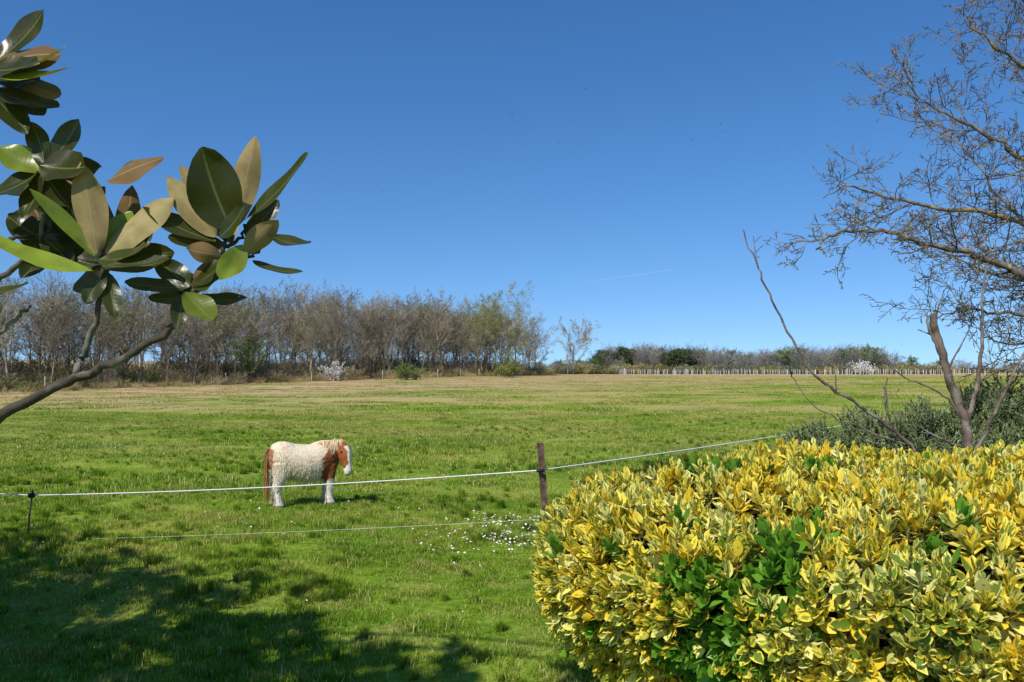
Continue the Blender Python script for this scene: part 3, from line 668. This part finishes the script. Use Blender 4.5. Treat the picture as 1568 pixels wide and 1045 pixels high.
AL=[
 ((78,140),(100,284),42,.00,.02,-1,(.3,.2),.25,.75),
 ((95,150),(196,243),34,-.01,-.03,1,(-.2,.9),.4,.3),
 ((128,130),(216,108),30,-.01,-.05,1,(.1,1.4),.9,.2),
 ((78,132),(28,242),80,-.02,-.06,1,(.1,.2),.35,.15),
 ((70,130),(35,266),34,.03,.06,-1,(-.3,.3),.2,1.0),
 ((50,130),(-6,248),34,.02,.03,-1,(-.2,.2),.2,.7),
 ((48,125),(-30,215),42,.0,.0,-1,(-.5,.6),.3,.9),
 ((48,118),(-60,170),40,.0,.0,1,(.2,1.0),.6,.2),
 ((105,88),(182,62),20,.0,-.02,1,(.1,1.4),.6,.2),
 ((95,110),(78,50),38,-.02,-.05,1,(.8,.8),.6,.95),
 ((100,95),(140,152),36,-.02,-.03,-1,(.8,.1),.3,.6),
 ((62,95),(12,100),32,-.02,-.03,-1,(.2,-.3),.9,.3),
 ((72,100),(55,60),30,-.01,-.05,1,(-.3,.5),.7,.2),
 ((62,120),(108,160),34,-.03,-.05,1,(.2,.6),.5,.3),
 ((60,110),(-20,130),40,.01,.0,1,(.2,.9),.6,.1),
 ((60,120),(20,190),36,.04,.06,1,(.2,.5),.4,.1),
 ((85,130),(130,190),34,.03,.06,1,(.2,.5),.4,.1),
 ((-122,95),(-131,228),50,-.03,-.05,-1,(.1,.1),.2,.75),
 ((-112,95),(-18,182),58,-.02,-.01,-1,(-.2,.4),.4,.98),
 ((-130,215),(-44,246),44,.02,.02,-1,(.0,.6),.5,.25),
 ((-125,92),(-190,195),24,-.03,-.06,1,(.7,.2),.3,.92),
 ((-130,70),(-300,108),38,-.02,-.08,1,(.1,1.2),.5,.98),
 ((-115,85),(-20,98),44,-.04,-.09,1,(-.2,1.2),.7,.5),
 ((-118,80),(-15,75),38,-.02,-.03,1,(-.1,.9),.6,.3),
 ((-120,110),(-98,170),36,.0,.02,1,(.3,.4),.4,.97),
 ((-120,75),(-145,22),34,-.01,-.02,1,(.3,.6),.6,.2),
 ((-118,70),(-95,0),28,-.0,-.02,1,(.3,.4),.4,.2),
 ((-125,85),(-215,110),44,.02,.04,1,(.3,.4),.5,.1),
 ((-125,90),(-225,150),48,.03,.05,1,(.3,.3),.5,.15),
 ((-120,90),(-190,230),44,.04,.06,-1,(.3,.3),.4,.1),
 ((-115,90),(-60,150),44,.03,.05,1,(.3,.3),.4,.1),
 ((-118,90),(-100,215),40,.05,.07,-1,(.3,.3),.4,.1),
 ((-118,90),(-45,120),46,.04,.07,1,(.3,.3),.4,.1),
 ((-125,85),(-185,40),40,.03,.05,1,(.3,.5),.4,.1),
 ((12,38),(76,-8),44,-.03,-.07,1,(.4,.8),.7,.8),
 ((12,45),(-72,52),34,-.02,-.04,1,(0,.9),.5,.15),
 ((15,45),(65,62),36,-.01,-.02,1,(0,.9),.5,.2),
 ((8,38),(-5,-18),28,-.02,-.03,1,(.2,.5),.4,.1),
 ((8,48),(-40,95),40,.0,.01,1,(.3,.3),.5,.15),
 ((12,48),(50,95),34,.01,.02,-1,(.3,.3),.5,.1),
 ((14,35),(90,25),28,.02,.02,1,(.2,.9),.5,.2),
 ((10,42),(-60,20),30,.02,.02,1,(.2,.7),.5,.2),
 ((10,50),(70,80),34,.0,-.03,1,(.2,.7),.5,.1),
 ((10,50),(-25,60),40,.03,.03,1,(.2,.5),.5,.1),
 ((-290,372),(-160,396),30,-.02,-.06,1,(.1,1.2),.5,.95),
 ((-290,365),(-155,354),36,-.04,-.08,1,(.1,1.3),.5,.98),
 ((-300,400),(-228,480),50,.0,.02,1,(.1,.6),.5,.1),
 ((-300,385),(-190,420),60,-.01,-.02,-1,(.2,.6),.4,.1),
 ((-300,375),(-200,385),56,-.03,-.05,1,(.2,.8),.5,.2),
 ((-295,355),(-195,310),40,-.01,-.03,1,(.2,.9),.5,.1),
 ((-300,345),(-235,290),40,.0,.0,1,(.2,.7),.5,.1),
 ((-290,380),(-215,345),50,.02,.02,-1,(.3,.5),.3,.5),
 ((-310,390),(-240,375),60,.03,.02,1,(.3,.5),.3,.1),
 ((-310,380),(-250,430),50,.04,.04,1,(.3,.5),.3,.1),
 ((-310,370),(-240,325),56,.04,.04,1,(.3,.5),.3,.1),
 ((-215,235),(-165,305),44,.0,.0,1,(.2,.5),.5,.1),
 ((-215,232),(-128,225),66,-.02,-.05,1,(.2,.5),.6,.08),
 ((-220,235),(-240,310),38,.0,.02,1,(-.2,.5),.5,.2),
 ((-220,228),(-290,262),48,.0,.0,1,(-.2,.7),.5,.9),
 ((-215,225),(-170,165),44,-.01,-.02,1,(.3,.7),.6,.1),
 ((-215,225),(-245,150),50,-.01,-.02,1,(-.3,.7),.6,.1),
 ((-222,225),(-295,180),50,-.01,-.02,1,(-.3,.7),.6,.2),
 ((-218,228),(-140,190),46,.02,.03,-1,(-.3,.7),.6,.1),
 ((-218,228),(-270,220),60,.04,.03,1,(-.3,.7),.6,.1),
 ((-218,228),(-150,250),56,.05,.05,1,(-.3,.5),.6,.1),
 ((-235,130),(-175,90),46,.03,.03,1,(.2,.6),.5,.1),
 ((-235,130),(-295,155),46,.03,.03,1,(.2,.6),.5,.1),
 ((-235,130),(-200,190),50,.05,.05,1,(.2,.4),.5,.1),
 ((-235,130),(-260,60),40,.05,.05,1,(.2,.4),.5,.1),
 ((-235,135),(-280,200),56,.06,.06,-1,(.2,.4),.5,.0),
 ((-235,135),(-170,150),56,.06,.06,1,(.2,.4),.5,.1),
 ((-235,135),(-230,215),50,.07,.07,1,(.2,.4),.5,.1),
 ((-300,150),(-235,175),50,.05,.06,1,(.2,.4),.5,.1),
 ((-300,200),(-245,240),50,.05,.06,1,(.2,.6),.5,.1),
 ((-240,140),(-160,180),56,.08,.09,1,(.2,.4),.5,.1),
 ((-240,140),(-180,230),56,.09,.1,-1,(.2,.4),.5,.1),
 ((-290,170),(-250,110),50,.08,.09,1,(.2,.4),.5,.1),
 ((-240,150),(-215,90),50,.06,.07,1,(.2,.4),.5,.1),
 ((-230,200),(-285,240),50,.08,.09,1,(.2,.4),.5,.1),
 ((-200,150),(-150,120),50,.08,.09,1,(.2,.4),.5,.1),
 ((-300,38),(-228,44),24,-.01,-.03,1,(.1,1.2),.5,.5),
 ((-300,28),(-262,5),20,-.01,-.03,1,(.1,.9),.5,.4),
]
for a in AL: mleaf(a[0],a[1],a[2],a[3],a[4],a[5],a[6],a[7],a[8])
def mbranch(pts,r0,r1):
    limb(mbk,[ML(*p) for p in pts],r0,r1,0,.1,cs,9,wob=.0022)
mbranch([(-285,-158,-.01),(-200,-110,0),(-140,-84,0),(-90,-62,0),(-40,-32,0),(0,3,0),(12,40,-.01)],.0105,.0055)
mbranch([(-165,-90,0),(-155,-55,.01),(-135,-5,0),(-122,60,-.01),(-118,95,-.02)],.0075,.004)
mbranch([(10,35,0),(35,60,.0),(55,95,0),(72,135,-.01)],.0055,.004)
mbranch([(52,88,0),(80,98,0),(104,95,0),(125,120,0)],.0042,.003)
mbranch([(62,112,0),(85,120,0),(92,145,0)],.0042,.003)
mbranch([(-300,60,.02),(-260,95,.03),(-235,130,.03),(-218,225,.01)],.006,.004)
mbranch([(-300,-30,.02),(-275,-8,.02),(-245,20,.02)],.005,.003)
mbranch([(-305,118,.02),(-280,124,.02),(-250,128,.02)],.005,.003)
mbranch([(-310,300,.0),(-300,345,0),(-295,380,0)],.006,.004)
mbranch([(-250,128,.03),(-200,150,.06),(-160,140,.07)],.004,.003)
def whorl(c,ax,s=1.0,n=8):
    ax=ax.normalized(); o=ax.orthogonal().normalized()
    for k in range(n):
        sd=Quaternion(ax,k*2.4+U(-.3,.3))@o; e=U(.2,1.1); d=sd*math.cos(e)+ax*math.sin(e); nn=-sd*math.sin(e)+ax*math.cos(e)
        leaf(ml,c+d*.01,d,nn,U(.12,.18)*s,U(.05,.07)*s,.2,U(.2,.6),0,R.random()*.7,0,2,4,.95)
TB=Vector((-5.2,2.2,-.1)); TOP=Vector((-5.4,2.6,5.2))
limb(mbk,[TB,(-5.15,2.25,1.2),(-5.3,2.4,2.8),(-5.4,2.6,4.2),TOP],.16,.04,0,.1,cs,10,wob=.01)
e=ML(-285,-158,-.01)
limb(mbk,[(-5.15,2.25,1.0),(-4.2,2.1,1.45),(-2.8,1.85,1.62),(-1.7,1.62,1.80),(-1.2,1.53,1.89),tuple(e)],.05,.0105,0,.1,cs,9,wob=.004)
limb(mbk,[(-2.8,1.85,1.62),(-2.0,1.7,2.0),(-1.4,1.6,2.15),ML(-305,118,.02)],.022,.005,0,.1,cs,7,wob=.004)
limb(mbk,[(-2.0,1.7,2.0),(-1.5,1.55,2.3),(-1.2,1.5,2.45),ML(-310,300,0)],.016,.006,0,.1,cs,7,wob=.004)
limb(mbk,[(-1.2,1.53,1.89),(-1.1,1.5,2.0),ML(-300,60,.02)],.009,.006,0,.1,cs,7,wob=.002)
limb(mbk,[(-1.7,1.62,1.8),(-1.3,1.55,2.02),ML(-300,-30,.02)],.009,.005,0,.1,cs,7,wob=.002)
blobs=[((-5.4,2.5,4.3),1.9,520),((-6.9,4.1,3.9),1.7,500),((-4.6,1.3,4.6),1.5,300),((-6.4,2.4,2.6),1.4,240),((-8.5,5.4,4.2),1.6,300),((-5.6,3.2,2.8),1.2,260),((-4.0,1.9,3.5),.95,150),((-3.8,.6,5.2),1.0,110),((-2.1,.9,6.0),.50,40),((-1.4,.75,6.1),.40,22),((-3.6,.7,6.1),.6,45),((-7.3,1.9,4.0),1.5,240),((-4.7,4.1,1.1),1.1,260),((-6.0,5.8,1.2),1.2,280),((-4.0,2.9,1.0),.8,120),((-3.2,1.2,4.4),.55,55)]  # off-frame crown; topmost clumps are added to drop shade on the near grass
for c,r,n in blobs:
    c=Vector(c); st=(-5.35,2.45,3.0) if c.z<5.5 else (-5.4,2.6,5.0)
    if c.z<1.6: st=(-5.17,2.25,.8)  # lowest clumps: unseen foliage added to block sky and deepen the ground shade
    limb(mbk,[st,tuple(Vector(st).lerp(c,.5)+rv(.1)),tuple(c)],.05 if c.z<5.5 else .025,.015,0,.1,cs,7,wob=.01)
    for k in range(n):
        d=rv(1).normalized()*r*U(.25,1)**.5; d.z*=.8; q=c+d
        if q.z<.12: continue
        if q.x>-.66*q.y-.3 and q.y>.3 and c.z<5.5: continue
        whorl(q,d*.4+Vector((0,0,.5))+rv(.2),1.25,8)
        if k%3==0: tube(mbk,[c+d*.2,c+d*.6+rv(.06),q],[.014,.009,.005],4)
ml.obj('leaves',[M_mag],mt); mbk.obj('trunk_and_branches',[M_mb],mt)
# ------------------------------------------------------------------ pony
R.seed(123)
pony=empty('pony',(-3.09,12.0,0)); pony.location.z=H(-3.09,12.0)-.01; pony.rotation_euler=(0,0,math.radians(25)); pony.scale=(.96,.99,1.0)
pv=[];pf=[]
def loft(st,seg=20):
    o=len(pv)
    for c,l,d,w,h in st:
        for k in range(seg):
            a=2*math.pi*k/seg; p=Vector(c)+Vector(l)*w*math.cos(a)+Vector(d)*h*math.sin(a); pv.append(tuple(p))
    n=len(st)
    for i in range(n-1):
        for k in range(seg): pf.append((o+i*seg+k,o+i*seg+(k+1)%seg,o+(i+1)*seg+(k+1)%seg,o+(i+1)*seg+k))
    pf.append(tuple(o+k for k in range(seg))[::-1]); pf.append(tuple(o+(n-1)*seg+k for k in range(seg)))
LY=(0,1,0);UZ=(0,0,1)
loft([((x,0,z),LY,UZ,w,h) for x,z,w,h in ((-.57,.74,.05,.06),(-.545,.745,.12,.14),(-.50,.745,.175,.19),(-.42,.735,.225,.235),(-.32,.715,.25,.255),(-.18,.665,.275,.265),(.00,.630,.295,.28),(.15,.640,.28,.285),(.28,.68,.245,.275),(.38,.70,.20,.25),(.46,.71,.14,.20),(.51,.71,.08,.12),(.53,.71,.03,.05))],28)
F=Vector((.55,-.835,0)); Lh=Vector((.835,.55,0)); 
nk=Vector((-.55,.1,.83)).normalized()
loft([((.20,0,.77),LY,nk,.16,.19),((.34,-.02,.80),LY,nk,.145,.20),((.44,-.06,.825),(.3,.95,0),nk,.115,.175),((.50,-.11,.85),(.5,.86,0),nk,.09,.13),((.52,-.13,.87),(.6,.8,0),nk,.06,.09)])
hd=[((.485,-.10,.935),.045,.05),((.505,-.135,.91),.080,.085),((.53,-.17,.85),.102,.118),((.545,-.20,.79),.100,.125),((.56,-.235,.71),.084,.105),((.573,-.262,.63),.066,.082),((.585,-.285,.56),.062,.068),((.592,-.296,.50),.066,.064),((.594,-.300,.465),.054,.052),((.594,-.300,.452),.025,.025)]
dh=Vector((.55,-.835,.25)).normalized()
loft([(c,Lh,dh,w,h) for c,w,h in hd])
def leg(st,y): loft([((x,y*yy,z),LY,(1,0,0),w,h) for x,z,w,h,yy in st],14)
for y in (.14,-.14):
    leg(((.34,.62,.10,.13,.8),(.34,.46,.075,.09,.95),(.345,.34,.056,.062,1),(.345,.28,.054,.058,1),(.34,.20,.042,.044,1),(.345,.11,.050,.056,1),(.365,.055,.054,.064,1),(.37,.0,.062,.078,1)),y)
    leg(((-.36,.66,.13,.19,.8),(-.37,.50,.095,.15,.95),(-.43,.38,.060,.085,1),(-.465,.31,.052,.062,1),(-.445,.23,.042,.048,1),(-.425,.12,.050,.056,1),(-.41,.055,.055,.066,1),(-.405,.0,.062,.078,1)),y)
for s in (1,-1):
    b=Vector((.485,-.10,.92))+Lh*.06*s; loft([(b+Vector((0,0,z))+Lh*s*z*.3,Lh,F,w,h) for z,w,h in ((-.03,.032,.024),(.02,.036,.022),(.06,.026,.016),(.10,.006,.005))],10)
pm=bpy.data.meshes.new('tmp'); pm.from_pydata(pv,[],pf); po=bpy.data.objects.new('tmp',pm); scene.collection.objects.link(po)
m=po.modifiers.new('r','REMESH'); m.mode='VOXEL'; m.voxel_size=.011; m.use_smooth_shade=True
m=po.modifiers.new('s','SMOOTH'); m.iterations=6; m.factor=.6
dg=bpy.context.evaluated_depsgraph_get(); dg.update(); bm_=bpy.data.meshes.new_from_object(po.evaluated_get(dg)); bpy.data.objects.remove(po)
cream=Vector((.80,.69,.52)); white=Vector((.84,.78,.68)); brown=Vector((.34,.11,.035)); grey=Vector((.50,.44,.37)); hoof=Vector((.25,.19,.12))
def nz(p,s,o=0): return math.sin(p.x*s+o+1.7*math.sin(p.z*s*.8+o))*math.sin(p.z*s*1.1+p.y*s*.7+2*o)
cols=[]
hc=Vector((.56,-.235,.71))
for v in bm_.vertices:
    p=v.co; c=cream.copy()
    if p.z<.45: c=white.copy()
    b=0.
    w=.03*nz(p,14)+.02*nz(p,37,1)
    if p.x<-.52+w*.6 and p.z>.42: b=.75
    if p.x>.235+w+.30*max(0,p.z-.74) and .40+w<p.z<.86+w and p.x<.62: b=1.
    r=p-hc; isHead=(p.x>.45 and p.z>.45 and (p-Vector((.51,-.14,.9))).length<.15) or (p.x>.44 and p.z>.44 and p.y<-.16)
    if isHead:
        b=1.; lat=abs(r.dot(Lh)); fr=r.dot(F)
        if fr>.0+ .10*(p.z-.70) and lat<.040+.012*nz(p,30)+(.02 if p.z<.62 else 0): b=0.; c=white.copy()
        if p.z<.54: b=0; c=white.lerp(grey,.25)
        if p.z<.485: c=grey.copy()
    if p.z>.92 and p.x>.44: b=1.
    c=c.lerp(brown*(1+.25*nz(p,25,2)),b)
    if b==0 and p.z>.4 and p.x<.45: 
        t=max(0,nz(p,11,.7)*.6+nz(p,31,.2)*.5-.3); c=c.lerp(Vector((.56,.36,.20)),min(.5,t*1.1))
        if p.z<.52: c=c.lerp(grey,.15)
    if p.z<.05: c=hoof.copy()
    cols.append(c)
ca=bm_.color_attributes.new('coat','FLOAT_COLOR','POINT'); ca.data.foreach_set('color',[x for c in cols for x in (c.x,c.y,c.z,1)])
m,nt=newmat('pony_coat'); a=attr(nt,'coat'); g=N(nt,'ShaderNodeTexCoord'); mp=N(nt,'ShaderNodeMapping'); mp.inputs['Scale'].default_value=(1,1,.35); nt.links.new(g.outputs['Object'],mp.inputs[0])
n=noise(nt,mp.outputs[0],55,3,.7); c=mixc(nt,1.,a.outputs['Color'],ramp(nt,n,[(.3,(.72,.67,.60)),(.6,(1.05,1.05,1.05))]),'MULTIPLY')
finish(nt,c,.8,spec=.1,bump=n,bstr=.7,bdist=.025); M_coat=m
bm_.materials.clear(); bm_.materials.append(M_coat)
link(bpy.data.objects.new('body',bm_),pony)
def mk_hair(name,c1,c2):
    m,nt=newmat(name); a=attr(nt,'rnd').outputs['Fac']; finish(nt,ramp(nt,a,[(0,c1),(1,c2)]),.6,trans=.15,spec=.3); return m
M_mane=mk_hair('mane_hair',(.62,.44,.24),(.88,.74,.50)); M_tail=mk_hair('tail_hair',(.26,.10,.035),(.58,.33,.15)); M_eye=mk_simple('eye',[(.3,(.01,.008,.006)),(.7,(.02,.015,.01))],10,.15)
M_fur=mk_hair('coat_fringe',(.62,.52,.38),(.86,.77,.62)); M_bfur=mk_hair('chestnut_fringe',(.24,.08,.025),(.42,.17,.06))
hb=MB()
def strand(b,mid,tip,w,mat):
    b=Vector(b);mid=Vector(mid);tip=Vector(tip); sd=(tip-b).cross(rv(1)).normalized()*w; r=R.random(); vs=[]
    for t,k in ((0,.6),(.3,1),(.65,.9),(1,.15)):
        p=b*(1-t)**2+mid*2*t*(1-t)+tip*t*t; vs+= [tuple(p-sd*k),tuple(p+sd*k)]
    hb.add(vs,[(0,1,3,2),(2,3,5,4),(4,5,7,6)],mat,[r]*8)
for k in range(320):
    b=Vector((-.560+U(-.02,.01),U(-.03,.03),.84+U(-.08,.03))); e=Vector((-.575+R.gauss(0,.020),R.gauss(0,.035),U(.06,.35)))
    strand(b,(b.x-.06,b.y,b.z+.0),e,.005,1)
for k in range(560):
    t=R.random(); c=Vector((.18,0,.94)).lerp(Vector((.485,-.10,.975)),t); c.z+=U(-.02,.005)
    s=-1 if R.random()<.8 else 1; l=U(.08,.20)*(1.0 if t<.8 else .8)
    strand(c+Vector((U(-.02,.02),U(-.02,.02),0)),c+Vector((U(-.03,.02),s*.10,.03)),c+Vector((U(-.06,.03),s*(.13+U(0,.03)),-l)),.005,0)
for k in range(70):
    b=Vector((.485,-.10,.98))+Lh*U(-.035,.035); e=b+F*U(.09,.13)+Lh*U(-.04,.04)+Vector((0,0,-U(.06,.12)))
    strand(b,b+F*.09+Vector((0,0,.015)),e,.0045,0 if R.random()<.4 else 1)
for s in (.14,-.14):
    for x in (.31,-.46):
        for k in range(50): strand((x+U(-.03,.03),s+U(-.04,.04),U(.1,.16)),(x-.03,s,.08),(x+U(-.06,.02),s+U(-.05,.05),U(.02,.06)),.004,3)
vv=[v for v in bm_.vertices]; bm_.update()
for k in range(6500):
    v=R.choice(vv); p=v.co; n=v.normal
    if p.z<.12 or p.x>.46 or (p.y<-.17 and p.x>.42): continue
    c=cols[v.index]; l=U(.02,.045) if p.z<.48 else U(.02,.035)
    strand(p-n*.002,p+n*.009+Vector((-.006,0,-l*.4)),p+n*.006+Vector((-.012+U(-.006,.006),0,-l)),.0026,4 if c.z<.25 else 3)
for s in (1,-1):
    c=Vector((.543,-.197,.79))+Lh*.090*s+dh*.045
    vs=[];fs=[]
    for j in range(5):
        th=-math.pi/2+math.pi*j/4
        for i in range(8): vs.append(tuple(c+Vector((math.cos(i*.785)*math.cos(th),math.sin(i*.785)*math.cos(th),math.sin(th)))*.018))
    for j in range(4):
        for i in range(8): fs.append((j*8+i,j*8+(i+1)%8,(j+1)*8+(i+1)%8,(j+1)*8+i))
    hb.add(vs,fs,2)
    c=Vector((.593,-.298,.495))+Lh*.030*s+dh*.058
    hb.add([tuple(c+Lh*.010),tuple(c+Vector((0,0,.014))+dh*.002),tuple(c-Lh*.010),tuple(c-Vector((0,0,.012)))],[(0,1,2,3)],2)
hb.obj('mane_tail_eyes',[M_mane,M_tail,M_eye,M_fur,M_bfur],pony)
# ------------------------------------------------------------------ birds and contrail
mb=MB(); R.seed(9)
for x,y,z in ((15,66,21.5),(18,68,23.5),(19.5,72,24),(24,71,22),(12,69,17.0),(0,70,25),(4.3,72,23),(-11.5,70,18),(6.8,72,28)):
    s=.11; c=Vector((x,y,z)); a=U(0,3); f=Vector((math.cos(a),math.sin(a),0)); l=Vector((-f.y,f.x,0))
    mb.add([tuple(c+f*s*.6),tuple(c-f*s*.7),tuple(c+l*s*1.1+Vector((0,0,.04))),tuple(c-l*s*1.1+Vector((0,0,.04))),tuple(c+Vector((0,0,.03)))],[(0,2,4),(2,1,4),(1,3,4),(3,0,4)],0)
mb.obj('flying_birds',[M_black],smooth=False)
m,nt=newmat('vapour_trail'); out=N(nt,'ShaderNodeOutputMaterial'); d=N(nt,'ShaderNodeBsdfDiffuse'); d.inputs[0].default_value=(.9,.9,.9,1); t=N(nt,'ShaderNodeBsdfTransparent'); mx=N(nt,'ShaderNodeMixShader')
g=N(nt,'ShaderNodeNewGeometry'); n=noise(nt,g.outputs['Position'],.004,3,.6); l=attr(nt,'luv'); s=N(nt,'ShaderNodeSeparateXYZ'); nt.links.new(l.outputs['Vector'],s.inputs[0])
nt.links.new(math_(nt,'MULTIPLY',math_(nt,'MULTIPLY',n,.28),s.outputs[0]),mx.inputs[0]); nt.links.new(t.outputs[0],mx.inputs[1]); nt.links.new(d.outputs[0],mx.inputs[2]); nt.links.new(mx.outputs[0],out.inputs[0])
mb=MB(); vs=[];uv=[];K=24
for i in range(K+1):
    t=i/K; c=Vector((560,8000,880)).lerp(Vector((1650,8000,1040)),t); w=1.5+5*t
    vs+=[(c.x,c.y,c.z-w),(c.x,c.y,c.z+w)]; uv+=[(math.sin(math.pi*(.15+.8*t))**1.0*(.3+.7*t),0,0)]*2
mb.add(vs,[(2*i,2*i+2,2*i+3,2*i+1) for i in range(K)],0,None,uv); mb.obj('contrail',[m])
# ------------------------------------------------------------------ light, sky, camera
sd=Vector((.48,.76,-1.0)).normalized()
sl=bpy.data.lights.new('sun','SUN'); sl.energy=5.0; sl.angle=math.radians(.5); sl.color=(1,.95,.86)
so=bpy.data.objects.new('sun',sl); so.rotation_euler=sd.to_track_quat('-Z','Y').to_euler(); scene.collection.objects.link(so)
w=bpy.data.worlds.new('World'); scene.world=w; w.use_nodes=True; nt=w.node_tree; bg=nt.nodes['Background']
sk=nt.nodes.new('ShaderNodeTexSky'); sk.sky_type='NISHITA'; sk.sun_disc=False
sk.sun_elevation=math.asin(-sd.z); sk.sun_rotation=math.atan2(-sd.x,-sd.y); sk.air_density=1.0; sk.dust_density=.25; sk.ozone_density=4.0; sk.altitude=300
tc=nt.nodes.new('ShaderNodeTexCoord'); mp=nt.nodes.new('ShaderNodeMapping'); mp.inputs['Scale'].default_value=(1,1,.95); mp.inputs['Location'].default_value=(0,0,.085)
nt.links.new(tc.outputs['Generated'],mp.inputs[0]); nm=nt.nodes.new('ShaderNodeVectorMath'); nm.operation='NORMALIZE'; nt.links.new(mp.outputs[0],nm.inputs[0]); nt.links.new(nm.outputs[0],sk.inputs['Vector'])
hs=nt.nodes.new('ShaderNodeHueSaturation'); hs.inputs['Saturation'].default_value=1.24; hs.inputs['Value'].default_value=1.0
c=mixc(nt,1.0,hs.outputs[0],(.98,.97,1.03),'MULTIPLY')
nt.links.new(sk.outputs[0],hs.inputs['Color']); nt.links.new(c,bg.inputs[0]); bg.inputs[1].default_value=.138
cd=bpy.data.cameras.new('camera'); cd.lens=28; cd.sensor_width=36; cd.clip_end=20000; cd.clip_start=.05
co=bpy.data.objects.new('camera',cd); co.location=(0,0,2.05); co.rotation_euler=(math.radians(90+2.23),0,0); scene.collection.objects.link(co); scene.camera=co
scene.view_settings.view_transform='Standard'; scene.view_settings.look='None'; scene.view_settings.exposure=0
